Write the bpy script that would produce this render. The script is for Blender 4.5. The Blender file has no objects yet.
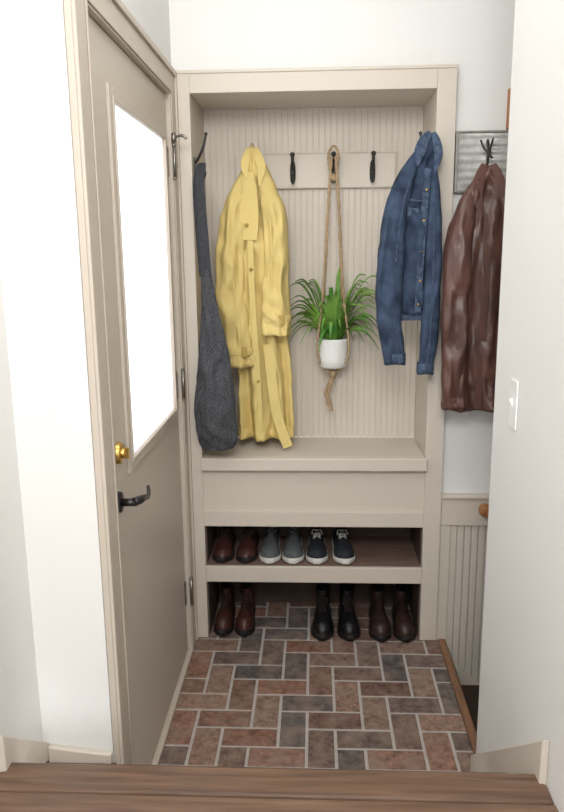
import bpy, math, random
import numpy as np
from mathutils import Vector, Matrix, noise
random.seed(7)
scene=bpy.context.scene
try:
    scene.view_settings.view_transform='Standard'
except Exception: pass

# ------------------------------------------------------------------ materials
def srgb(r,g,b):
    def c(v):
        v/=255.0
        return v/12.92 if v<=.04045 else ((v+.055)/1.055)**2.4
    return (c(r),c(g),c(b),1)
def mat(name,col,rough=.6,var=.0,scale=8,bump=0,bscale=60,metal=0,col2=None,stretch=(1,1,1),spec=.4,sheen=0):
    m=bpy.data.materials.new(name); m.use_nodes=True
    nt=m.node_tree; N=nt.nodes; L=nt.links; b=N['Principled BSDF']
    b.inputs['Roughness'].default_value=rough; b.inputs['Metallic'].default_value=metal
    b.inputs['Specular IOR Level'].default_value=spec
    if sheen: b.inputs['Sheen Weight'].default_value=sheen
    tc=N.new('ShaderNodeTexCoord'); mp=N.new('ShaderNodeMapping'); mp.inputs['Scale'].default_value=stretch
    L.new(tc.outputs['Object'],mp.inputs['Vector'])
    n=N.new('ShaderNodeTexNoise'); n.inputs['Scale'].default_value=scale; n.inputs['Detail'].default_value=5
    L.new(mp.outputs[0],n.inputs['Vector'])
    r=N.new('ShaderNodeValToRGB')
    c1=col; c2=col2 if col2 else tuple(min(1,v*(1-var)) for v in col[:3])+(1,)
    r.color_ramp.elements[0].color=c2; r.color_ramp.elements[0].position=.3
    r.color_ramp.elements[1].color=c1; r.color_ramp.elements[1].position=.7
    L.new(n.outputs['Fac'],r.inputs['Fac']); L.new(r.outputs['Color'],b.inputs['Base Color'])
    if bump:
        n2=N.new('ShaderNodeTexNoise'); n2.inputs['Scale'].default_value=bscale; n2.inputs['Detail'].default_value=4
        L.new(mp.outputs[0],n2.inputs['Vector'])
        bp=N.new('ShaderNodeBump'); bp.inputs['Strength'].default_value=bump; bp.inputs['Distance'].default_value=.004
        L.new(n2.outputs['Fac'],bp.inputs['Height']); L.new(bp.outputs[0],b.inputs['Normal'])
    return m
M={}
M['wall']=mat('white_wall_paint',srgb(233,232,229),.85,.02,3,.08,150)
M['beige']=mat('beige_paint',srgb(211,202,189),.5,.03,3,.05,90)
M['beige_dark']=mat('beige_door_paint',srgb(202,191,177),.45,.04,3,.05,90)
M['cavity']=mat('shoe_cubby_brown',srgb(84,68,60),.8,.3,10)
M['shelfwood']=mat('shelf_brown',srgb(134,110,97),.6,.3,6,stretch=(1,6,1))
M['grout']=mat('grout',srgb(190,183,176),.9,.15,30,.3,200)
M['black']=mat('black_iron',srgb(30,28,28),.35,.2,20,spec=.6)
M['brass']=mat('brass',srgb(224,190,110),.28,.1,20,metal=1)
M['chrome']=mat('nickel',srgb(150,145,138),.35,.1,20,metal=1)
M['galv']=mat('galvanized_steel',srgb(206,207,202),.32,.35,34,.15,80,metal=.12,spec=.7)
M['galv_dk']=mat('galvanized_steel_edge',srgb(158,156,148),.4,.35,22,.1,80,metal=.1,spec=.7)
M['yellow']=mat('yellow_cotton',srgb(221,198,128),.85,.08,7,.15,350)
M['yellow_dk']=mat('yellow_seam',srgb(186,158,88),.8,.15,9)
M['denim']=mat('denim',srgb(70,87,112),.9,.45,18,.5,420,col2=srgb(34,46,67))
M['denim_lt']=mat('denim_seam',srgb(90,107,131),.9,.3,60,.4,420,col2=srgb(46,59,82))
M['leather']=mat('brown_leather',srgb(108,74,64),.38,.3,8,.25,120,col2=srgb(74,49,43),spec=.55)
M['lining']=mat('dark_lining',srgb(24,22,24),.9,.2)
M['felt']=mat('charcoal_felt',srgb(90,91,94),.95,.4,190,.5,300,col2=srgb(44,45,49))
M['felt_dk']=mat('charcoal_strap',srgb(72,73,77),.95,.4,190,.4,300,col2=srgb(42,43,47))
M['pot']=mat('white_ceramic',srgb(236,236,232),.4,.05,12,.6,45)
M['soil']=mat('soil',srgb(60,44,34),.95,.4,60,.6,90)
M['leaf']=mat('leaf_green',srgb(140,178,78),.45,.5,9,.1,60,col2=srgb(64,124,48))
M['rope']=mat('jute_rope',srgb(186,160,126),.9,.3,150,.6,260)
M['oak']=mat('orange_wood',srgb(176,120,72),.5,.3,14,stretch=(1,1,6))
M['edge']=mat('landing_edge_wood',srgb(146,108,80),.5,.35,16,stretch=(4,.6,4))
M['dkwood']=mat('dark_stair_wood',srgb(60,42,32),.5,.4,14)
M['plastic']=mat('white_plastic',srgb(240,240,238),.35,.01)
M['shoe_grey']=mat('grey_canvas',srgb(92,95,98),.85,.25,40,.4,300)
M['shoe_navy']=mat('navy_canvas',srgb(38,42,50),.8,.3,40,.3,300)
M['shoe_brown']=mat('reddish_brown_leather',srgb(72,42,35),.45,.35,25,.1,90)
M['shoe_dkbrown']=mat('dark_brown_leather',srgb(58,42,36),.4,.35,25,.1,90)
M['shoe_black']=mat('black_leather',srgb(26,25,27),.4,.3,25,.1,90)
M['sole_w']=mat('white_rubber',srgb(214,212,206),.6,.1,30)
M['sole_d']=mat('dark_rubber',srgb(28,24,23),.7,.2,30)
M['lace_w']=mat('white_lace',srgb(205,203,198),.8,.1,60)
M['lace_d']=mat('dark_lace',srgb(44,32,28),.8,.1,60)
M['opening_disc']=mat('shoe_inside',srgb(160,156,148),.9,.2,30)

def wood(name,c1,c2,axis):
    m=bpy.data.materials.new(name); m.use_nodes=True
    nt=m.node_tree; N=nt.nodes; L=nt.links; b=N['Principled BSDF']; b.inputs['Roughness'].default_value=.4
    tc=N.new('ShaderNodeTexCoord'); mp=N.new('ShaderNodeMapping')
    mp.inputs['Scale'].default_value={'x':(1.6,26,26),'y':(26,1.6,26)}[axis]
    L.new(tc.outputs['Object'],mp.inputs['Vector'])
    n=N.new('ShaderNodeTexNoise'); n.inputs['Scale'].default_value=2.6; n.inputs['Detail'].default_value=9; n.inputs['Distortion'].default_value=.8
    L.new(mp.outputs[0],n.inputs['Vector'])
    r=N.new('ShaderNodeValToRGB'); r.color_ramp.elements[0].position=.30; r.color_ramp.elements[1].position=.70
    r.color_ramp.elements[0].color=c2; r.color_ramp.elements[1].color=c1
    L.new(n.outputs['Fac'],r.inputs['Fac']); L.new(r.outputs['Color'],b.inputs['Base Color'])
    return m
M['walnut']=wood('walnut_boards',srgb(128,100,81),srgb(86,64,51),'x')
M['walnut_dk']=wood('walnut_nosing',srgb(126,98,79),srgb(86,65,52),'x')

def brickmat():
    m=bpy.data.materials.new('worn_terracotta_brick'); m.use_nodes=True
    nt=m.node_tree; N=nt.nodes; L=nt.links; b=N['Principled BSDF']; b.inputs['Roughness'].default_value=.75
    at=N.new('ShaderNodeAttribute'); at.attribute_name='Col'
    tc=N.new('ShaderNodeTexCoord')
    n=N.new('ShaderNodeTexNoise'); n.inputs['Scale'].default_value=34; n.inputs['Detail'].default_value=9; n.inputs['Roughness'].default_value=.78
    L.new(tc.outputs['Object'],n.inputs['Vector'])
    r=N.new('ShaderNodeValToRGB'); r.color_ramp.elements[0].position=.38; r.color_ramp.elements[1].position=.62
    r.color_ramp.elements[0].color=(.42,.41,.42,1); r.color_ramp.elements[1].color=(1.25,1.25,1.27,1)
    L.new(n.outputs['Fac'],r.inputs['Fac'])
    mx=N.new('ShaderNodeMixRGB'); mx.blend_type='MULTIPLY'; mx.inputs[0].default_value=1
    L.new(at.outputs['Color'],mx.inputs[1]); L.new(r.outputs['Color'],mx.inputs[2])
    n3=N.new('ShaderNodeTexNoise'); n3.inputs['Scale'].default_value=15; n3.inputs['Detail'].default_value=6
    L.new(tc.outputs['Object'],n3.inputs['Vector'])
    r3=N.new('ShaderNodeValToRGB'); r3.color_ramp.elements[0].position=.44; r3.color_ramp.elements[1].position=.66
    r3.color_ramp.elements[0].color=(0,0,0,1); r3.color_ramp.elements[1].color=(.6,.6,.6,1)
    L.new(n3.outputs['Fac'],r3.inputs['Fac'])
    mx2=N.new('ShaderNodeMixRGB'); L.new(r3.outputs['Color'],mx2.inputs[0]); L.new(mx.outputs[0],mx2.inputs[1]); mx2.inputs[2].default_value=srgb(150,130,116)
    L.new(mx2.outputs[0],b.inputs['Base Color'])
    bp=N.new('ShaderNodeBump'); bp.inputs['Strength'].default_value=.35; bp.inputs['Distance'].default_value=.003
    L.new(n.outputs['Fac'],bp.inputs['Height']); L.new(bp.outputs[0],b.inputs['Normal'])
    return m
M['brick']=brickmat()
def glassmat():
    # frosted glass: scatters the daylight that reaches its outer side
    m=bpy.data.materials.new('frosted_window_glass'); m.use_nodes=True
    nt=m.node_tree; N=nt.nodes; L=nt.links
    out=N['Material Output']; N.remove(N['Principled BSDF'])
    t=N.new('ShaderNodeBsdfTranslucent'); t.inputs[0].default_value=(.97,.98,1,1)
    g=N.new('ShaderNodeBsdfGlossy'); g.inputs['Roughness'].default_value=.1
    mx=N.new('ShaderNodeMixShader'); mx.inputs[0].default_value=.05
    L.new(t.outputs[0],mx.inputs[1]); L.new(g.outputs[0],mx.inputs[2]); L.new(mx.outputs[0],out.inputs[0])
    return m
M['glass']=glassmat()

# ------------------------------------------------------------------ mesh builder
def cat(P,k):
    P=[np.array(p,float) for p in P]; out=[]
    for i in range(len(P)-1):
        p0=P[max(i-1,0)];p1=P[i];p2=P[i+1];p3=P[min(i+2,len(P)-1)]
        for j in range(k):
            t=j/k
            out.append(.5*((2*p1)+(-p0+p2)*t+(2*p0-5*p1+4*p2-p3)*t*t+(-p0+3*p1-3*p2+p3)*t**3))
    out.append(P[-1]); return out
class MB:
    def __init__(s): s.v=[];s.f=[];s.mi=[];s.sm=[];s.cur=0
    def _f(s,f,sm=False): s.f.append(f);s.mi.append(s.cur);s.sm.append(sm)
    def box(s,x0,x1,y0,y1,z0,z1):
        b=len(s.v)
        for x in(x0,x1):
            for y in(y0,y1):
                for z in(z0,z1): s.v.append((x,y,z))
        for q in((0,1,3,2),(4,6,7,5),(0,4,5,1),(2,3,7,6),(0,2,6,4),(1,5,7,3)): s._f([b+i for i in q])
        return s
    def prism(s,pts,axis,a,b):
        n=len(pts);o=len(s.v)
        for val in(a,b):
            for p in pts:
                q=list(p);q.insert(axis,val);s.v.append(tuple(q))
        s._f([o+i for i in range(n)][::-1]);s._f([o+n+i for i in range(n)])
        for i in range(n): s._f([o+i,o+(i+1)%n,o+n+(i+1)%n,o+n+i])
        return s
    def ring(s,rings,cap0=True,cap1=True,sm=True,closed=True):
        n=len(rings[0]);o=len(s.v)
        for r in rings: s.v.extend(tuple(map(float,p)) for p in r)
        for k in range(len(rings)-1):
            for i in range(n if closed else n-1):
                j=(i+1)%n
                s._f([o+k*n+i,o+k*n+j,o+(k+1)*n+j,o+(k+1)*n+i],sm)
        if cap0: s._f([o+i for i in range(n)][::-1],sm)
        if cap1: s._f([o+(len(rings)-1)*n+i for i in range(n)],sm)
        return s
    def tube(s,pts,r,n=10,k=5,smooth=True):
        P=cat(pts,k) if k>1 else [np.array(p,float) for p in pts]
        if isinstance(r,(list,tuple)):
            Rr=[v[0] for v in cat([(x,) for x in r],k)] if k>1 else r
        else: Rr=[r]*len(P)
        rings=[];up=None
        for i,p in enumerate(P):
            t=P[min(i+1,len(P)-1)]-P[max(i-1,0)]; t/= (np.linalg.norm(t)+1e-9)
            if up is None:
                a=np.array([0,0,1.]) if abs(t[2])<.9 else np.array([1.,0,0]); up=np.cross(t,a)
            up=up-t*(up@t); up/=np.linalg.norm(up)+1e-9; w=np.cross(t,up)
            rings.append([p+Rr[i]*(math.cos(2*math.pi*j/n)*up+math.sin(2*math.pi*j/n)*w) for j in range(n)])
        return s.ring(rings)
    def ell(s,c,r,n=16,m=10):
        rings=[]
        for k in range(1,m):
            ph=math.pi*k/m
            rings.append([(c[0]+r[0]*math.sin(ph)*math.cos(2*math.pi*j/n),c[1]+r[1]*math.sin(ph)*math.sin(2*math.pi*j/n),c[2]-r[2]*math.cos(ph)) for j in range(n)])
        return s.ring(rings)
    def strip(s,pts,w,th=.003,k=6,side=(1,0,0)):
        P=cat(pts,k); sd=np.array(side,float); rings=[]
        W=[v[0] for v in cat([(x,) for x in w],k)] if isinstance(w,(list,tuple)) else [w]*len(P)
        for i,p in enumerate(P):
            t=P[min(i+1,len(P)-1)]-P[max(i-1,0)]; t/=np.linalg.norm(t)+1e-9
            q=sd-t*(sd@t); q/=np.linalg.norm(q)+1e-9; nn=np.cross(t,q); ww=W[i]
            rings.append([p+q*ww/2+nn*th/2,p-q*ww/2+nn*th/2,p-q*ww/2-nn*th/2,p+q*ww/2-nn*th/2])
        return s.ring(rings,sm=False)
    def obj(s,name,mats,parent=None,world=True,bevel=0,sub=0,seg=2):
        off=Vector((0,0,0))
        if parent and world:
            p=parent
            while p: off+=Vector(p.location); p=p.parent
        me=bpy.data.meshes.new(name)
        me.from_pydata([(v[0]-off.x,v[1]-off.y,v[2]-off.z) for v in s.v],[],s.f)
        if not isinstance(mats,(list,tuple)): mats=[mats]
        for m in mats: me.materials.append(M[m])
        for p,mi,sm in zip(me.polygons,s.mi,s.sm): p.material_index=mi; p.use_smooth=sm
        me.update()
        import bmesh
        bm=bmesh.new();bm.from_mesh(me);bmesh.ops.recalc_face_normals(bm,faces=bm.faces);bm.to_mesh(me);bm.free()
        o=bpy.data.objects.new(name,me); scene.collection.objects.link(o)
        if parent: o.parent=parent
        if bevel:
            b=o.modifiers.new('Bevel','BEVEL');b.width=bevel;b.segments=seg;b.limit_method='ANGLE'
        if sub:
            b=o.modifiers.new('Sub','SUBSURF');b.levels=sub;b.render_levels=sub
        return o
def thing(name,loc,label,category,group=None):
    e=bpy.data.objects.new(name,None); e.empty_display_size=.05; e.location=loc
    scene.collection.objects.link(e); e['label']=label; e['category']=category
    if group: e['group']=group
    return e
def struct(o,label=None):
    o['kind']='structure'
    if label: o['label']=label
    return o

# ------------------------------------------------------------------ room shell
XL=-.49; XR=.475; XS=.466; YB=.03; ZC=2.85; ZU=.45
b=MB()
b.box(-.80,XL,-1.09,-.985,-.2,ZC).box(-.545,XL,-.985,-.095,2.015,ZC).box(-.545,XL,-.095,.45,-.2,ZC)
b.box(-.80,-.66,-4.2,-1.09,-.2,ZC)
struct(b.obj('wall_left','wall'))
b=MB(); b.box(XL,XR,YB,.40,2.10,ZC).box(XR,2.0,YB,.40,-1.8,ZC)
struct(b.obj('wall_back','wall'))
b=MB(); b.box(XS,.60,-4.2,-.74,-.3,ZC).box(.60,2.0,-.86,-.74,-1.8,ZC).box(1.9,2.0,-.74,YB,-1.8,ZC)
struct(b.obj('wall_right','wall'))
b=MB(); b.box(-.8,2.0,-4.2,.45,ZC,ZC+.1); struct(b.obj('ceiling','wall'))

def bricks():
    import bmesh
    bm=bmesh.new(); cl=bm.loops.layers.float_color.new('Col')
    u=.0905; g=.0100; x0,x1,y0,y1=XL+.002,.482,-.91,.33
    cols=[srgb(148,112,94),srgb(140,106,90),srgb(128,98,84),srgb(154,124,106),srgb(126,104,92),srgb(114,96,88),srgb(104,95,90),srgb(144,118,102),srgb(122,92,79),srgb(136,112,98),srgb(118,101,91),srgb(142,102,84),srgb(98,91,87),srgb(108,99,94)]
    def add(a0,a1,b0,b1):
        a0=max(a0+g/2,x0);a1=min(a1-g/2,x1);b0=max(b0+g/2,y0);b1=min(b1-g/2,y1)
        if a1-a0<.006 or b1-b0<.006: return
        c=random.choice(cols); j=random.uniform(.82,1.18); c=(c[0]*j,c[1]*j,c[2]*j,1)
        e=.0035; zt=random.uniform(-.0008,.0008)
        lo=[(a0,b0),(a1,b0),(a1,b1),(a0,b1)]; hi=[(a0+e,b0+e),(a1-e,b0+e),(a1-e,b1-e),(a0+e,b1-e)]
        A=[bm.verts.new((x,y,-.006)) for x,y in lo];Bv=[bm.verts.new((x,y,-.0015+zt)) for x,y in lo];C=[bm.verts.new((x,y,zt)) for x,y in hi]
        fs=[bm.faces.new(C)]
        for P,Q in((A,Bv),(Bv,C)):
            for i in range(4): fs.append(bm.faces.new([P[i],P[(i+1)%4],Q[(i+1)%4],Q[i]]))
        for f in fs:
            for l in f.loops: l[cl]=c
    ox,oy=-.118-u*8,-.095-u*12
    for i in range(-2,26):
        for j in range(-2,22):
            r=(i+j)%4
            if r==0: add(ox+i*u,ox+(i+2)*u,oy+j*u,oy+(j+1)*u)
            if r==2: add(ox+i*u,ox+(i+1)*u,oy+j*u,oy+(j+2)*u)
    A=[bm.verts.new(p) for p in((x0,y0,-.003),(x1,y0,-.003),(x1,y1,-.003),(x0,y1,-.003))]
    f=bm.faces.new(A); f.material_index=1
    A2=[bm.verts.new(p) for p in((x0,y0,-.06),(x1,y0,-.06),(x1,y1,-.06),(x0,y1,-.06))]
    f=bm.faces.new(A2[::-1]); f.material_index=1
    for i in range(4):
        f=bm.faces.new([A2[i],A2[(i+1)%4],A[(i+1)%4],A[i]]); f.material_index=1
    me=bpy.data.meshes.new('floor'); bm.to_mesh(me); bm.free()
    me.materials.append(M['brick']); me.materials.append(M['grout'])
    o=bpy.data.objects.new('floor',me); scene.collection.objects.link(o); return struct(o)
bricks()
b=MB(); b.box(.4835,.512,-.74,YB-.002,-.06,.004); struct(b.obj('trim_1','edge',bevel=.006))
b=MB(); b.box(-.66,XS,-1.372,-1.287,ZU-.03,ZU); 
struct(b.obj('trim_2','walnut_dk',bevel=.008))
b=MB(); y=-1.376
while y>-4.1:
    b.box(-.66,XS,y-.09,y,ZU-.03,ZU-.001); y-=.0925
struct(b.obj('floor.001','walnut',bevel=.0015))
st=thing('staircase',(0,-1.1,0),'short brown wooden steps rising from the brick landing','staircase')
b=MB(); b.box(XL+.004,XS-.004,-1.12,-.93,.125,.15); b.obj('tread','walnut',st,bevel=.006)
b=MB(); b.box(XL+.012,XS-.004,-1.30,-1.10,.275,.30).box(-.655,XL+.012,-1.30,-1.095,.275,.30); b.obj('tread','walnut',st,bevel=.006)
for a in((-.96,-.945,0,.125),(-1.13,-1.115,.15,.275),(-1.32,-1.305,.30,ZU-.03)):
    MB().box(XL+.004,XS-.004,*a).obj('riser','beige',st)
st=thing('staircase',(.6,-.35,-.4),'dark wooden stairs going down beside the landing','staircase')
for i in range(5):
    x0=.513+i*.24; z=-.19*(i+1)
    b=MB(); b.box(x0,x0+.265,-.735,YB-.025,z-.03,z); b.box(x0,x0+.012,-.735,YB-.025,z-.0,z+.16)
    b.obj('tread','dkwood',st,bevel=.004)
b=MB(); b.prism([(-.745,.0),(-.745,.07),(-1.32,.55),(-1.32,.40),(-1.0,.0)],0,XS-.016,XS-.0005); struct(b.obj('baseboard_right','beige',bevel=.003))
b=MB(); b.prism([(-1.0905,.30),(-1.0905,.345),(-1.32,.535),(-1.32,.40)],0,-.6595,-.644)
b.prism([(-.644,.30),(-.644,.342),(-.491,.325),(-.491,.30)],1,-1.106,-1.0905)
struct(b.obj('baseboard_left','beige',bevel=.003))
b=MB(); b.box(.4755,1.9,.008,YB-.0005,.478,.585)
struct(b.obj('trim_3','beige',bevel=.003))
b=MB(); b.box(.4755,1.9,-.002,YB-.0005,.586,.602); struct(b.obj('trim_4','beige',bevel=.004))
b=MB()
b.box(.4755,.515,.012,YB-.0005,-.2,.478)
x=.516
while x<1.85:
    b.box(x,x+.0245,.020,YB-.0005,-1.7,.478); x+=.0268
struct(b.obj('trim_5','beige',bevel=.002))
b=MB(); b.prism([(.485,.0),(.485,-.25),(1.885,-1.43),(1.885,-1.28),(.53,-.085)][::-1],1,.0,.0195); struct(b.obj('baseboard_back','beige',bevel=.003))

# ------------------------------------------------------------------ door and casing
b=MB()
b.box(XL+.0005,-.474,-1.088,-.987,0,2.10).box(XL+.0005,-.474,-.093,-.002,.0,2.10).box(XL+.0005,-.474,-.987,-.093,2.018,2.10)
b.box(-.54,-.474,-.986,-.979,0,2.018).box(-.54,-.474,-.100,-.094,0,2.018).box(-.54,-.474,-.979,-.1,2.012,2.018)
b.box(-.474,-.466,-1.088,-1.068,0,2.10).box(-.474,-.466,-1.068,-.002,2.082,2.10).box(-.474,-.466,-.02,-.002,0,2.082)
b.box(-.474,-.470,-.997,-.987,0,2.018).box(-.474,-.470,-.093,-.083,0,2.018).box(-.474,-.470,-.997,-.083,2.018,2.028)
struct(b.obj('trim_6','beige_dark',bevel=.003))
b=MB(); b.box(-.54,-.489,-.979,-.1,-.06,.011).box(-.489,-.470,-.93,-.0935,.001,.014)
struct(b.obj('trim_7','beige_dark',bevel=.003))
door=bpy.data.objects.new('door_1',None); door.location=(-.51,-.1,0); scene.collection.objects.link(door); struct(door,'beige painted entry door with a tall frosted glass pane')
DX0,DX1=-.535,-.490; Y0,Y1,Z0,Z1=-.975,-.104,.012,2.008; wy0,wy1,wz0,wz1=-.788,-.190,.976,1.859
b=MB()
b.box(DX0,DX1,Y0,wy0,Z0,Z1).box(DX0,DX1,wy1,Y1,Z0,Z1).box(DX0,DX1,wy0,wy1,Z0,wz0).box(DX0,DX1,wy0,wy1,wz1,Z1)
b.obj('door_leaf','beige_dark',door)
b=MB(); e=.034
for (a0,a1,c0,c1) in((wy0-e,wy0,wz0-e,wz1+e),(wy1,wy1+e,wz0-e,wz1+e),(wy0,wy1,wz0-e,wz0),(wy0,wy1,wz1,wz1+e)):
    b.box(DX1,DX1+.009,a0,a1,c0,c1)
e=.010
for (a0,a1,c0,c1) in((wy0-e,wy0,wz0-e,wz1+e),(wy1,wy1+e,wz0-e,wz1+e),(wy0,wy1,wz0-e,wz0),(wy0,wy1,wz1,wz1+e)):
    b.box(DX1+.009,DX1+.013,a0,a1,c0,c1)
b.obj('window_frame','beige_dark',door,bevel=.003)
MB().box(-.4915,-.488,wy0-.001,wy1+.001,wz0-.001,wz1+.001).obj('window_pane','glass',door)
b=MB(); cy,cz=-.930,.902
b.tube([(DX1,cy,cz),(DX1+.012,cy,cz)],[.028,.025],n=24,k=1)
b.tube([(DX1+.012,cy,cz),(DX1+.05,cy,cz)],.010,n=14,k=1)
h=b.obj('door_handle','black',door); h['label']='black lever handle'
b=MB(); b.tube([(DX1+.045,cy-.008,cz+.004),(DX1+.056,cy+.01,cz+.004),(DX1+.058,cy+.05,cz-.004),(DX1+.056,cy+.09,cz-.016),(DX1+.052,cy+.118,cz-.012),(DX1+.048,cy+.130,cz+.0)],[.011,.011,.008,.0065,.005,.004],n=12)
b.obj('lever','black',h)
b=MB(); cy,cz=-.900,1.020
b.tube([(DX1,cy,cz),(DX1+.012,cy,cz)],[.029,.025],n=24,k=1); b.tube([(DX1+.012,cy,cz),(DX1+.02,cy,cz)],[.014,.012],n=16,k=1)
b.box(DX1+.018,DX1+.030,cy-.004,cy+.004,cz-.014,cz+.014)
o=b.obj('deadbolt','brass',door,bevel=.001); o['label']='round brass deadbolt'
for z in(.25,1.045,1.80):
    b=MB(); b.box(DX1,DX1+.004,-.125,-.104,z-.045,z+.045).box(-.474,-.470,-.104,-.088,z-.045,z+.045)
    b.tube([(-.468,-.100,z-.05),(-.468,-.100,z+.05)],.006,n=10,k=1); b.ell((-.468,-.1,z+.053),(.007,.007,.006)); b.ell((-.468,-.1,z-.053),(.007,.007,.006))
    b.obj('hinge','chrome',door)
b=MB(); b.tube([(-.47,-.095,1.875),(-.44,-.10,1.882),(-.425,-.10,1.872)],.005,n=8); b.tube([(-.468,-.1,1.86),(-.468,-.1,1.89)],.008,n=10,k=1)
b.obj('door_latch','chrome',door)

# ------------------------------------------------------------------ built-in cabinet
cab=thing('mudroom_cabinet',(0,.15,0),'tall beige built-in mudroom cabinet with bench and two shoe cubbies','cabinet')
xi0,xi1=-.4264,.4088; D=.305; YF=0
b=MB()
b.box(XL+.001,xi0,YF,.03,0.002,2.10).box(xi1,XR-.001,YF,.03,0.002,2.10).box(xi0,xi1,YF,.03,2.032,2.10)
b.box(XL+.001,xi0,.03,D+.02,.002,2.098).box(xi1,xi1+.02,.03,D+.02,.002,2.098).box(xi0,xi1,.03,D+.02,2.032,2.05)
b.box(xi0,xi1,YF,.03,.472,.532)
b.box(xi0,xi1,YF,.02,.692,.712)
b.obj('frame','beige',cab,bevel=.002)
b=MB(); b.box(XL+.001,XR+.003,-.004,0,2.094,2.105); b.obj('top_moulding','beige',cab,bevel=.002)
b=MB(); b.box(xi0+.0,xi1-.0,.012,.025,.528,.70); b.obj('bench_panel','beige',cab)
b=MB(); b.box(xi0-.005,xi1+.005,-.020,.0,.700,.749).box(xi0+.0005,xi1-.0005,0,D,.712,.749); b.obj('bench_seat','beige',cab,bevel=.004)
b=MB(); x=xi0+.001; w=.0232
while x<xi1-.002:
    x2=min(x+w-.0022,xi1-.001)
    b.box(x,x2,D-.004,D,.749,2.032); x+=w
b.box(xi0,xi1,D-.0015,D+.012,.749,2.032)
b.obj('beadboard_back','beige',cab,bevel=.0012,seg=1)
b=MB(); b.box(xi0,xi1,-.004,.012,.243,.308); b.obj('shelf_edge','beige',cab,bevel=.003)
b=MB(); b.box(xi0,xi1,.012,D,.288,.308); b.obj('shelf','shelfwood',cab)
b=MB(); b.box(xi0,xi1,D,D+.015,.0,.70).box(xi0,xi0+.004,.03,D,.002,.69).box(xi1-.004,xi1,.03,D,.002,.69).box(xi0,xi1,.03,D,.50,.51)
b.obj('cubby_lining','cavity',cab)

# ------------------------------------------------------------------ hooks
def hook_geo(b,x,y,z,d=(0,-1,0),s=1.0):
    d=np.array(d,float)
    def P(o,u): return (x+d[0]*o*s,y+d[1]*o*s,z+u*s)
    b.tube([P(.001,-.036),P(.004,-.034),P(.005,0),P(.005,.03),P(.002,.036)],[.004,.009,.011,.009,.004],n=10)
    b.tube([P(.004,.005),P(.022,.012),P(.040,.030),P(.046,.052)],[.007,.006,.0055,.006],n=10)
    b.ell(P(.046,.058),(.0095*s,.0095*s,.0095*s))
    b.tube([P(.004,-.02),P(.018,-.038),P(.032,-.036),P(.036,-.018)],[.006,.0055,.005,.005],n=10)
    b.ell(P(.036,-.012),(.007*s,.007*s,.007*s))
rack=thing('coat_rack',(0,.29,1.80),'beige board coat rack with black iron double hooks','coat rack')
b=MB(); b.box(-.308,.307,.285,.2985,1.738,1.868); b.obj('rack_board','beige',rack,bevel=.006)
for x in(-.238,-.085,.069,.218):
    b=MB(); hook_geo(b,x,.285,1.80); b.obj('hook','black',rack)
def side_hook(x,y,z,dx,label):
    b=MB(); d=dx
    b.box(min(x,x+d*.006),max(x,x+d*.006),y-.009,y+.009,z-.05,z+.04)
    b.tube([(x+d*.004,y,z+.02),(x+d*.02,y-.02,z+.035),(x+d*.04,y-.035,z+.07),(x+d*.05,y-.03,z+.11)],[.006,.005,.005,.004],n=10)
    b.ell((x+d*.05,y-.03,z+.113),(.006,.006,.006))
    b.tube([(x+d*.004,y,z-.02),(x+d*.02,y-.02,z-.04),(x+d*.04,y-.035,z-.03),(x+d*.045,y-.035,z-.01)],[.006,.005,.005,.004],n=10)
    o=b.obj('wall_hook','black',bevel=.001); o['label']=label; o['category']='hook'; return o
side_hook(xi0,.045,1.79,1,'black iron hook on the cabinet side holding the grey bag')
side_hook(xi1,.045,1.78,-1,'black iron hook on the cabinet side holding the denim jacket')

# ------------------------------------------------------------------ garments
def loft(b,S,n=56,k=6,wr=.010,fold=0,fk=5,seed=0,hollow=True,p=1.0,vs=3.0):
    P=cat(S,k); rings=[]
    m=len(P)
    for i,q in enumerate(P):
        cx,cy,cz,a,bb=q; a=max(a,.002); bb=max(bb,.002); t=i/(m-1); r=[]
        for j in range(n):
            th=2*math.pi*j/n; c,s_=math.cos(th),math.sin(th)
            c2=math.copysign(abs(c)**p,c); s2=math.copysign(abs(s_)**p,s_)
            x=cx+a*c2; y=cy+bb*s2
            nz=noise.noise(Vector((x*16+seed,y*16,cz*vs*2)))*.6+noise.noise(Vector((x*34+seed,y*34+5,cz*vs*5+seed)))*.4
            nz2=noise.noise(Vector((x*9+cz*12,seed,cz*22+x*14)))
            nz3=1-abs(noise.noise(Vector((x*22+cz*5,seed+3,cz*9-x*8))))*3.2
            amp=wr*min(1,a/.05)
            f=fold*(.15+.85*t*t)*math.sin(fk*th+seed+cz*2+1.5*noise.noise(Vector((seed,cz*3,th*.3))))*min(1,a/.05)
            dd=nz*amp+nz2*amp*.5+max(0,nz3)*amp*.5+f
            r.append((x+c2*dd*.4,y+s2*dd*1.7,cz+nz*amp*.3))
        rings.append(r)
    if hollow:
        last=rings[-1]; cx,cy,cz,a,bb=P[-1]
        for sc,dz in((.93,.001),(.88,.012),(.86,.04)):
            rings.append([((x-cx)*sc+cx,(y-cy)*sc+cy,z+dz) for x,y,z in last])
    b.ring(rings); return b
def band(b,cx,cy,z0,z1,a,bb,n=40,seed=0,tilt=0,p=1.0):
    rings=[]
    for z,sc in((z0,.94),(z0,1.0),((z0+z1)/2,1.02),(z1,1.0),(z1,.94)):
        r=[]
        for j in range(n):
            th=2*math.pi*j/n; c,s_=math.cos(th),math.sin(th)
            r.append((cx+a*sc*math.copysign(abs(c)**p,c),cy+bb*sc*math.copysign(abs(s_)**p,s_),z+tilt*c+.002*math.sin(3*th+seed)))
        rings.append(r)
    rings.append(rings[0]); b.ring(rings,False,False)

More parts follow.
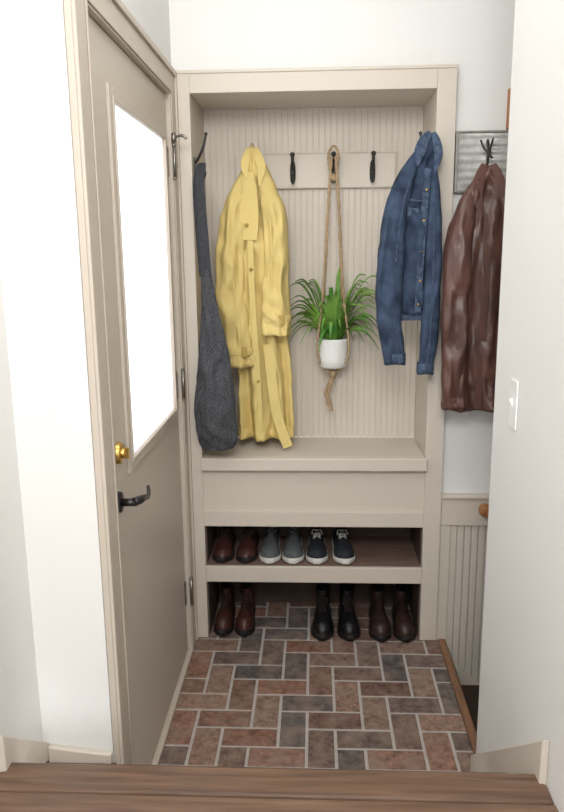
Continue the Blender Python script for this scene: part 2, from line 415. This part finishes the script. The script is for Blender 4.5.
# --- yellow coat (gathered to a peak at its hanging loop)
coat=thing('yellow_coat',(-.225,.2,1.85),'pale yellow cotton trench coat hanging from the rack','coat')
b=MB(); loft(b,[(-.234,.215,1.885,.008,.008),(-.232,.21,1.86,.022,.018),(-.224,.20,1.81,.042,.028),(-.218,.195,1.74,.068,.034),(-.222,.19,1.65,.092,.038),(-.224,.188,1.54,.104,.040),(-.222,.188,1.40,.106,.042),(-.208,.185,1.22,.102,.044),(-.196,.18,1.05,.102,.046),(-.197,.175,.90,.103,.048),(-.199,.172,.785,.104,.048)],n=140,wr=.018,fold=.020,fk=8,seed=2.1,p=.85)
b.obj('coat_body','yellow',coat)
for nm,S,cz0 in (('sl',[(-.250,.20,1.82,.012,.012),(-.272,.180,1.75,.030,.026),(-.300,.160,1.65,.046,.034),(-.316,.148,1.52,.052,.038),(-.320,.142,1.37,.055,.040),(-.308,.138,1.22,.055,.040),(-.29,.135,1.075,.054,.039)],1.075),
               ('sr',[(-.206,.195,1.82,.012,.012),(-.176,.172,1.74,.030,.028),(-.150,.152,1.63,.043,.036),(-.144,.142,1.48,.047,.040),(-.148,.136,1.36,.050,.042),(-.150,.132,1.26,.053,.042),(-.148,.13,1.195,.054,.041)],1.195)):
    b=MB(); loft(b,S,n=90,wr=.020,fold=.006,fk=4,seed=5.3 if nm=='sl' else 9.7,p=.85); o=b.obj('sleeve','yellow',coat)
    b=MB(); cx=S[-1][0]; band(b,cx,S[-1][1],cz0+.045,cz0+.073,.059,.050,seed=1,tilt=.004,p=.85); b.obj('cuff_strap','yellow',o,bevel=.002)
    b=MB(); b.box(cx+.012,cx+.034,S[-1][1]-.057,S[-1][1]-.048,cz0+.040,cz0+.078); b.obj('strap_buckle','yellow_dk',o,bevel=.003)
    b=MB(); b.strip([(q[0]+(.018 if nm=='sl' else -.016),q[1]-q[4]-.004,q[2]) for q in S[1:]],.004,.003); b.obj('seam','yellow',o)
b=MB(); 
b.strip([(-.244,.200,1.880),(-.252,.178,1.850),(-.258,.160,1.81),(-.250,.150,1.765)],[.016,.028,.030,.008],.005,side=(1,0,-.2)); b.obj('collar','yellow',coat,bevel=.002,sub=1)
b=MB(); b.strip([(-.222,.200,1.880),(-.208,.172,1.845),(-.196,.155,1.80),(-.204,.146,1.74)],[.018,.030,.032,.008],.005,side=(1,0,.2))
b.obj('collar','yellow',coat,bevel=.002,sub=1)
b=MB(); b.strip([(-.236,.160,1.79),(-.240,.142,1.72),(-.244,.128,1.63),(-.246,.120,1.545)],[.02,.055,.074,.066],.005,side=(1,0,.05)); b.obj('storm_flap','yellow',coat,bevel=.002)
b=MB(); b.tube([(-.238,.232,1.878),(-.240,.236,1.896),(-.232,.238,1.898),(-.228,.232,1.88)],.0022,n=6); b.obj('hanging_loop','yellow_dk',coat)
b=MB(); b.strip([(-.240,.122,1.55),(-.236,.120,1.35),(-.226,.116,1.15),(-.216,.106,.95),(-.212,.100,.79)],.022,.003,side=(1,0,0)); b.obj('placket','yellow',coat,bevel=.001)
for z,x,y in((1.60,-.252,.115),(1.44,-.238,.116),(1.02,-.219,.106)):
    b=MB(); b.tube([(x,y+.006,z),(x,y-.002,z)],.007,n=14,k=1); b.obj('button','yellow_dk',coat)
b=MB(); b.strip([(-.178,.116,1.16),(-.168,.106,1.05),(-.152,.096,.92),(-.128,.084,.83),(-.104,.076,.768)],.038,.004,side=(1,0,.1)); b.obj('belt','yellow',coat,bevel=.001)

# --- denim jacket
den=thing('denim_jacket',(.35,-.03,1.85),'faded blue denim jacket hanging on a side hook','jacket')
b=MB(); loft(b,[(.388,-.03,1.878,.012,.010),(.380,-.03,1.85,.026,.020),(.366,-.03,1.80,.044,.028),(.354,-.03,1.72,.058,.031),(.342,-.03,1.60,.070,.034),(.336,-.03,1.45,.075,.035),(.335,-.03,1.285,.074,.033)],n=110,wr=.014,fold=.007,fk=5,seed=12.2,p=.75)
b.obj('jacket_body','denim',den)
b=MB(); band(b,.335,-.03,1.262,1.300,.076,.038,n=60,p=.75); b.obj('waistband','denim_lt',den,bevel=.001)
for S,w in (([(.342,-.042,1.825,.012,.012),(.312,-.050,1.76,.028,.024),(.284,-.056,1.67,.038,.030),(.266,-.060,1.55,.044,.034),(.256,-.064,1.42,.046,.035),(.256,-.065,1.30,.044,.033),(.266,-.066,1.20,.040,.030),(.280,-.066,1.115,.036,.028)],1),
            ([(.392,-.042,1.80,.010,.014),(.400,-.052,1.71,.018,.024),(.402,-.058,1.58,.025,.029),(.403,-.062,1.44,.028,.031),(.402,-.062,1.30,.030,.031),(.398,-.062,1.18,.030,.029),(.388,-.062,1.08,.027,.027)],2)):
    b=MB(); loft(b,S,n=80,wr=.016,fold=.004,fk=4,seed=20.5*w,p=.8); o=b.obj('sleeve','denim',den)
    e=S[-1]; b=MB(); band(b,e[0],e[1],e[2]-.004,e[2]+.034,e[3]+.002,e[4]+.002,p=.8); b.obj('cuff','denim_lt',o)
    b=MB(); b.strip([(q[0]+(.014 if w==1 else -.004),q[1]-q[4]-.004,q[2]) for q in S[1:]],.004,.003); b.obj('seam','denim_lt',o)
b=MB(); b.strip([(.384,-.045,1.885),(.362,-.060,1.860),(.346,-.070,1.820),(.340,-.074,1.775)],[.020,.034,.036,.006],.005,side=(1,0,-.8)); b.obj('collar','denim_lt',den,bevel=.002)
b=MB(); b.strip([(.392,-.045,1.885),(.402,-.062,1.855),(.408,-.070,1.810),(.398,-.074,1.755)],[.018,.026,.028,.006],.005,side=(1,0,.4)); b.obj('collar','denim_lt',den,bevel=.002)
b=MB(); b.strip([(.376,-.070,1.77),(.366,-.077,1.62),(.358,-.079,1.45),(.354,-.076,1.29)],.022,.004)
b.obj('placket','denim_lt',den,bevel=.001)
for z,x in((1.70,.372),(1.60,.366),(1.50,.361),(1.40,.358),(1.32,.355)):
    b=MB(); b.tube([(x,-.079,z),(x,-.084,z)],.0045,n=12,k=1); b.obj('button','brass',den)
b=MB(); b.strip([(.312,-.078,1.63),(.346,-.081,1.625)],.028,.003,side=(0,0,1)); b.obj('pocket_flap','denim_lt',den,bevel=.001)
b=MB(); b.strip([(.306,-.072,1.672),(.340,-.078,1.665),(.368,-.078,1.668)],.005,.003,side=(0,0,1)); b.obj('seam','denim_lt',den)

# --- leather jacket
lj=thing('leather_jacket',(.56,-.07,1.78),'dark brown leather jacket hanging from a galvanized wall rack','jacket')
b=MB(); loft(b,[(.572,-.06,1.775,.014,.012),(.570,-.06,1.74,.034,.024),(.564,-.065,1.68,.066,.034),(.560,-.07,1.58,.092,.040),(.560,-.07,1.42,.100,.042),(.560,-.07,1.20,.102,.044),(.556,-.07,1.05,.102,.044),(.556,-.07,.950,.100,.042)],n=110,wr=.016,fold=.011,fk=6,seed=31.2,p=.85)
b.obj('jacket_body','leather',lj)
for S,w in (([(.538,-.080,1.73,.012,.014),(.508,-.088,1.65,.032,.028),(.486,-.094,1.54,.043,.034),(.478,-.098,1.38,.046,.036),(.478,-.100,1.22,.045,.036),(.480,-.100,1.08,.043,.034),(.486,-.098,.960,.042,.032)],1),
            ([(.606,-.080,1.73,.012,.014),(.636,-.086,1.64,.034,.030),(.660,-.086,1.50,.044,.036),(.668,-.086,1.35,.045,.036),(.660,-.086,1.20,.043,.036),(.650,-.086,1.05,.04,.034)],2)):
    b=MB(); loft(b,S,n=80,wr=.017,fold=.004,fk=4,seed=40.5*w,p=.85); o=b.obj('sleeve','leather',lj)
    e=S[-1]; b=MB(); band(b,e[0],e[1],e[2]-.002,e[2]+.02,e[3]+.002,e[4]+.002,p=.85); b.obj('cuff','leather',o)
b=MB(); b.strip([(.560,-.080,1.778),(.544,-.092,1.74),(.534,-.105,1.69),(.550,-.114,1.61)],[.024,.036,.038,.012],.005,side=(1,0,-.3)); b.obj('collar','leather',lj,bevel=.002,sub=1)
b=MB(); b.strip([(.585,-.080,1.778),(.600,-.092,1.74),(.608,-.105,1.69),(.592,-.114,1.61)],[.024,.036,.038,.012],.005,side=(1,0,.3)); b.obj('collar','leather',lj,bevel=.002,sub=1)
b=MB(); b.strip([(.572,-.112,1.62),(.570,-.122,1.40),(.568,-.124,1.15),(.565,-.120,.96)],.026,.004); b.obj('placket','leather',lj,bevel=.001)

# --- grey felt bag
bag=thing('shoulder_bag',(-.37,-.045,.8),'charcoal grey felt shoulder bag with a long strap','bag')
b=MB(); loft(b,[(-.384,-.045,1.44,.018,.006),(-.378,-.045,1.36,.024,.008),(-.370,-.045,1.28,.034,.013),(-.364,-.045,1.18,.049,.019),(-.364,-.045,1.08,.062,.025),(-.366,-.045,.97,.073,.031),(-.362,-.045,.88,.074,.034),(-.360,-.045,.825,.071,.032),(-.360,-.045,.795,.056,.022)],n=64,wr=.014,fold=.005,fk=3,seed=55,hollow=False)
b.obj('bag_body','felt',bag)
b=MB()
b.strip([(-.390,-.040,1.42),(-.398,-.035,1.55),(-.405,-.025,1.72),(-.398,.0,1.79),(-.391,.012,1.802)],[.034,.034,.034,.028,.02],.006,side=(1,0,0)); b.obj('strap','felt_dk',bag,bevel=.001)
b=MB()
b.strip([(-.380,-.052,1.42),(-.386,-.050,1.55),(-.396,-.035,1.72),(-.391,-.01,1.79),(-.389,.012,1.805)],[.034,.034,.032,.028,.02],.006,side=(1,0,0))
b.obj('strap','felt_dk',bag,bevel=.001)

# ------------------------------------------------------------------ plant + macrame
px,py_=.069,.215
pl=thing('potted_plant',(px,py_,1.055),'green spider-like plant in a small white textured pot','plant')
b=MB(); rings=[]; n=40
for r,z in((.0,1.055),(.040,1.055),(.053,1.062),(.056,1.09),(.058,1.13),(.059,1.164),(.059,1.170),(.054,1.170),(.053,1.148),(.0,1.148)):
    rings.append([(px+max(r,.0005)*math.cos(2*math.pi*j/n),py_+max(r,.0005)*math.sin(2*math.pi*j/n),z) for j in range(n)])
b.ring(rings); b.obj('pot','pot',pl)
b=MB(); b.ell((px,py_,1.148),(.050,.050,.010)); b.obj('soil','soil',pl)
b=MB(); rp=random.Random(11)
for i in range(84):
    az=rp.uniform(0,2*math.pi); L_=rp.uniform(.15,.28); up=rp.uniform(.15,1.0)
    dx,dy=math.cos(az),math.sin(az)*.55
    hspan=min(.165,L_*(1.0-.55*up)+.02); rise=.08+.21*up*L_/.25; dr=.10*(1-up)*L_/.25+.01
    base=np.array([px+dx*.02,py_+dy*.02,1.148]); w=rp.uniform(.012,.020)
    L0=[];C=[];R0=[]
    m=12
    for k in range(m+1):
        t=k/m
        if py_+dy*hspan*t>.270: dy=(.270-py_)/(hspan*max(t,.1))
        p=base+np.array([dx*hspan*t,dy*hspan*t,rise*math.sin(min(1,t*1.15)*math.pi/2)-dr*t*t*1.4])
        sd=np.array([-dy,dx,0]); sd/=np.linalg.norm(sd)+1e-9
        if abs(sd[0])<.5: sd=sd+np.array([.3,0,.6]); sd/=np.linalg.norm(sd)
        ww=w*math.sin(math.pi*min(.98,.12+.88*t))**.8
        L0.append(p-sd*ww/2+np.array([0,0,.003]));C.append(p);R0.append(p+sd*ww/2+np.array([0,0,.003]))
    b.ring([[L0[q],C[q],R0[q]] for q in range(m+1)],False,False,True,closed=False)
b.obj('foliage','leaf',pl)
mh=thing('plant_hanger',(px,.235,1.83),'natural jute rope macrame hanger holding the plant pot','plant hanger')
b=MB()
def rope(pts,r=.0035,tw=True):
    P=cat(pts,10)
    for ph in(0,math.pi):
        q=[(p[0]+r*.6*math.cos(i*1.1+ph),p[1]+r*.6*math.sin(i*1.1+ph),p[2]) for i,p in enumerate(P)]
        b.tube(q,r*.75,n=6,k=1)
for sx,sy in((-.052,-.03),(.052,-.03),(-.045,.035),(.045,.035)):
    rope([(px+sx*.15,.222,1.845),(px+sx*.38,.215,1.70),(px+sx*.58,.214,1.50),(px+sx*.8,py_+sy*.8,1.32),(px+sx*1.14,py_+sy*1.12,1.17),(px+sx*1.10,py_+sy*1.08,1.10),(px+sx*.5,py_+sy*.5,1.048),(px,py_,1.03)],.004)
rope([(px-.010,.228,1.79),(px-.020,.222,1.85),(px,.222,1.885),(px+.018,.222,1.85),(px+.008,.228,1.79)],.0045)
b.obj('rope','rope',mh)
for c,r in(((px,.224,1.772),(.011,.010,.015)),((px,py_,1.030),(.015,.013,.018)),((px-.004,py_,1.003),(.012,.011,.013))):
    b=MB(); b.ell(c,r); b.obj('knot','rope',mh)
b=MB(); rope([(px,py_,1.02),(px-.016,py_-.01,.985),(px-.028,py_-.01,.955),(px-.014,py_-.01,.925),(px-.006,py_-.01,.885)],.007)
rope([(px,py_,1.02),(px-.008,py_-.015,.98),(px-.020,py_-.015,.945),(px-.018,py_-.01,.905)],.005)
b.obj('tassel','rope',mh)

# ------------------------------------------------------------------ galvanized rack with hook, plaque, handrail, switch
gr=thing('wall_rack',(.58,.02,1.8),'galvanized corrugated metal wall rack with a black hook','wall rack')
b=MB(); rings=[]
for i in range(81):
    z=1.703+i*(.186/80); y=.008+.0024*math.sin(i/80*2*math.pi*7)
    rings.append([(.486,y,z),(.80,y,z),(.80,y+.003,z),(.486,y+.003,z)])
b.ring(rings,sm=True); b.obj('corrugated_panel','galv',gr)
b=MB(); b.box(.478,.487,.004,.0295,1.695,1.897).box(.80,.809,.004,.0295,1.695,1.897).box(.487,.80,.005,.0295,1.890,1.897).box(.487,.80,.005,.0295,1.695,1.702)
b.obj('rack_frame','galv_dk',gr,bevel=.002)
b=MB()
b.tube([(.585,.004,1.80),(.585,-.006,1.84),(.578,-.03,1.86),(.570,-.055,1.85),(.573,-.065,1.81),(.572,-.055,1.765)],.004,n=10)
b.tube([(.600,-.008,1.868),(.590,-.03,1.85),(.574,-.06,1.80),(.560,-.075,1.75)],.0035,n=10)
b.tube([(.556,-.02,1.862),(.566,-.03,1.835),(.59,-.05,1.80)],.0035,n=10)
b.obj('hook','black',gr)
o=MB().box(.648,.80,.005,.0295,1.90,2.03).obj('wooden_plaque','oak',bevel=.004); o['label']='orange-brown wooden plaque on the white wall'; o['category']='plaque'
hr=thing('handrail',(.65,-.03,.56),'round wooden handrail going down the stairs','handrail')
b=MB(); b.tube([(.628,-.03,.555),(.70,-.03,.515),(1.5,-.03,-.13)],.020,n=16,k=1); b.ell((.628,-.03,.557),(.022,.022,.024)); b.obj('rail','oak',hr)
b=MB(); b.tube([(.80,-.03,.42),(.80,.0,.40),(.80,.0075,.40)],.006,n=8); b.obj('bracket','black',hr)
sw=thing('light_switch',(XS,-.93,1.15),'white toggle light switch on the white wall','light switch')
MB().box(XS-.005,XS-.0005,-.960,-.900,1.092,1.207).obj('switch_plate','plastic',sw,bevel=.002)
b=MB(); b.prism([(XS-.005,1.140),(XS-.014,1.158),(XS-.012,1.163),(XS-.005,1.163)],1,-.934,-.926); b.obj('toggle','plastic',sw,bevel=.001)

# ------------------------------------------------------------------ shoes
def shoe_parts(root,kind,upper,sole,lace,L=.262,W=.092):
    n=28; rings=[];srings=[]
    boot=kind in('boot','chelsea')
    ts=[0,.03,.08,.16,.26,.36,.46,.56,.66,.76,.86,.93,.975,1.0]
    def wid(t):
        return W/2*np.interp(t,[0,.04,.12,.3,.45,.6,.75,.87,.95,1],[.45,.62,.72,.74,.76,.92,1.0,.92,.66,.25])
    if boot: ht=lambda t: np.interp(t,[0,.05,.3,.42,.55,.7,.85,.95,1],[.075,.085,.088,.082,.066,.054,.050,.038,.012])
    else: ht=lambda t: np.interp(t,[0,.05,.2,.38,.5,.65,.8,.93,1],[.058,.066,.060,.062,.060,.050,.040,.030,.010])
    s0=.018 if not boot else .022
    for t in ts:
        w=wid(t);h=ht(t);y=L/2-t*L; r=[]
        for j in range(n):
            a=2*math.pi*j/n; c,s_=math.cos(a),math.sin(a)
            x=w*math.copysign(abs(c)**.75,c)
            if s_>=0: z=s0+h*abs(s_)**.85; x*=1-.38*max(0,s_)*(1 if t<.6 else .4)
            else: z=s0-.004*abs(s_)
            r.append((x,y,z))
        rings.append(r)
        r=[]
        for j in range(n):
            a=2*math.pi*j/n; c,s_=math.cos(a),math.sin(a); 
            r.append(((w+.003)*math.copysign(abs(c)**.5,c),y+(.003 if t==0 else -.004 if t==1 else 0),s0/2+.002+(s0/2+.002)*math.copysign(abs(s_)**.3,s_)+(.006*max(0,(t-.8))/.2)))
        srings.append(r)
    b=MB(); b.ring(rings)
    if boot:
        rr=[]
        for z,sc,y in((.045,.90,0),(.085,.92,0),(.115,.90,.004),(.138,.94,.006),(.142,.92,.006),(.142,.80,.006),(.10,.74,.0)):
            rr.append([(W*.36*sc*math.cos(2*math.pi*j/n),L/2-.057+.002+y*.3+.050*sc*math.sin(2*math.pi*j/n),z+(.008*math.sin(2*math.pi*j/n) if z>.11 else 0)) for j in range(n)])
        b.ring(rr,False,True)
    b.obj('upper',upper,root,world=False)
    b=MB(); b.ring(srings); 
    if boot: b.box(-W*.34,W*.34,L/2-.07,L/2-.004,0,.012)
    b.obj('sole',sole,root,world=False,bevel=0)
    if not boot:
        b=MB(); yc=L/2-.068; pts=[]
        for j in range(25):
            a=2*math.pi*j/24; yy=yc+.056*math.sin(a); t=(L/2-yy)/L
            pts.append((W*.26*math.cos(a),yy,s0+ht(t)*.99+.001))
        b.tube(pts,.0055,n=8,k=1); b.obj('collar_rim',upper,root,world=False)
        b=MB(); rr=[]
        for sc in(1,.5,.02):
            rr.append([(p[0]*sc,yc+(p[1]-yc)*sc,p[2]+.0015-.0*(1-sc)) for p in pts[:-1]])
        b.ring(rr,False,True); b.obj('opening_disc','opening_disc' if sole=='sole_w' and upper=='shoe_grey' else 'lining',root,world=False)  # disc capping the opening; the dark one has the hollow's shade as its colour
    else:
        b=MB(); b.ell((0,L/2-.055,.139),(W*.27,.037,.004)); b.obj('opening_disc','lining',root,world=False)  # near-black cap over the shaft, coloured like its shaded hollow
    if lace:
        b=MB()
        for k in range(5 if boot else 4):
            t=.40+.055*k; y=L/2-t*L; z=s0+ht(t)+.001; wx=W*.17
            b.tube([(-wx,y,z-.006),(0,y-.004,z+.003),(wx,y-.008,z-.006)],.0026,n=6,k=4)
            b.tube([(-wx,y-.010,z-.007),(0,y-.004,z+.0025),(wx,y,z-.006)],.0026,n=6,k=4)
        b.tube([(0,L/2-.39*L,s0+ht(.39)+.002),(-.016,L/2-.40*L-.012,s0+ht(.4)+.008),(-.020,L/2-.40*L-.026,s0+ht(.5)-.004)],.0024,n=6)
        b.tube([(0,L/2-.39*L,s0+ht(.39)+.002),(.016,L/2-.40*L-.012,s0+ht(.4)+.008),(.022,L/2-.40*L-.026,s0+ht(.5)-.004)],.0024,n=6)
        b.obj('laces',lace,root,world=False)
    if kind=='chelsea':
        for sx in(-1,1):
            b=MB(); b.prism([(L/2-.075,.07),(L/2-.04,.07),(L/2-.035,.135),(L/2-.082,.135)],0,sx*W*.32,sx*W*.355)
            b.obj('elastic_panel','lining',root,world=False)
    if boot:
        b=MB(); b.strip([(-.0,L/2-.004,.11),(0,L/2+.003,.15),(0,L/2-.010,.158),(0,L/2-.012,.13)],.014,.002,side=(1,0,0)); b.obj('pull_tab',lace or 'lining',root,world=False)
def copy_thing(src,loc,rz,sc=(1,1,1)):
    c=src.copy(); scene.collection.objects.link(c); c.location=loc; c.rotation_euler=(0,0,rz); c.scale=sc
    for ch in src.children:
        k=ch.copy(); scene.collection.objects.link(k); k.parent=c
    return c
def pair(name,kind,upper,sole,lace,xa,xb,y,z,label,cat_,group,L=.262,W=.092,ra=0,rb=0,dy=0):
    a=thing(name,(xa,y,z),label,cat_,group); shoe_parts(a,kind,upper,sole,lace,L,W); a.rotation_euler=(0,0,ra)
    copy_thing(a,(xb,y+dy,z),rb)
zs=.3085
pair('brown_shoe','sneaker','shoe_brown','sole_d','lace_d',-.368,-.272,.150,zs,'reddish-brown leather lace-up shoe on the cubby shelf','shoe','shoes on the cubby shelf',ra=.0,rb=-.02,W=.082)
pair('grey_sneaker','sneaker','shoe_grey','sole_w',None,-.180,-.088,.145,zs,'grey canvas slip-on sneaker with white sole on the cubby shelf','shoe','shoes on the cubby shelf',ra=.0,rb=.0,W=.083)
pair('navy_sneaker','sneaker','shoe_navy','sole_w','lace_w',.006,.108,.145,zs,'navy sneaker with white laces and sole on the cubby shelf','shoe','shoes on the cubby shelf',ra=-.0,rb=.08,W=.084)
pair('ankle_boot','boot','shoe_brown','sole_d','lace_d',-.372,-.286,.130,.001,'reddish-brown leather lace-up boot on the brick floor','boot','boots under the cubby shelf',L=.25,W=.077,ra=0,rb=.0)
pair('black_boot','boot','shoe_black','sole_d','lace_d',.030,.132,.115,.001,'black leather lace-up boot on the brick floor','boot','boots under the cubby shelf',L=.265,W=.088,ra=-.02,rb=.02)
pair('chelsea_boot','chelsea','shoe_dkbrown','sole_d',None,.258,.354,.110,.001,'dark brown leather pull-on boot on the brick floor','boot','boots under the cubby shelf',L=.262,W=.086,ra=0,rb=0)

# ------------------------------------------------------------------ light
w=bpy.data.worlds.new('World'); scene.world=w; w.use_nodes=True
bg=w.node_tree.nodes['Background']; bg.inputs[0].default_value=(.97,.985,1,1); bg.inputs[1].default_value=2.6
def area(name,loc,target,size,power,col=(1,1,1),sy=None):
    l=bpy.data.lights.new(name,'AREA'); l.shape='RECTANGLE'; l.size=size; l.size_y=sy or size; l.energy=power; l.color=col
    o=bpy.data.objects.new(name,l); scene.collection.objects.link(o); o.location=loc
    o.rotation_euler=(Vector(target)-Vector(loc)).to_track_quat('-Z','Y').to_euler()
    return o
area('hall_fill_light',(-.12,-3.1,2.55),(0.10,-.1,1.0),.8,32,(1,.99,.98),.6)  # added area light, no fixture: stands in for soft light from the hall
area('entry_fill_light',(-.05,-.95,2.82),(0.10,-.2,.6),.6,8,(1,.99,.98),.5)  # added fill below the ceiling, no lamp there; brightens the landing and alcove

# ------------------------------------------------------------------ camera
f,pi_,ya,ro,Dc,H=722.04,.2113,.0471,-.0106,2.6045,1.5048
F=np.array([-math.sin(ya)*math.cos(pi_), math.cos(ya)*math.cos(pi_), -math.sin(pi_)])
R=np.array([math.cos(ya), math.sin(ya),0.]); U=np.cross(R,F)
c,s=math.cos(ro),math.sin(ro); R,U=R*c+U*s,U*c-R*s
cd=bpy.data.cameras.new('Camera'); cam=bpy.data.objects.new('Camera',cd); scene.collection.objects.link(cam)
m=Matrix(((R[0],U[0],-F[0],0),(R[1],U[1],-F[1],-Dc),(R[2],U[2],-F[2],H),(0,0,0,1)))
cam.matrix_world=m; cd.sensor_fit='VERTICAL'; cd.sensor_height=24; cd.lens=f*24/812; cd.clip_start=.05
scene.camera=cam
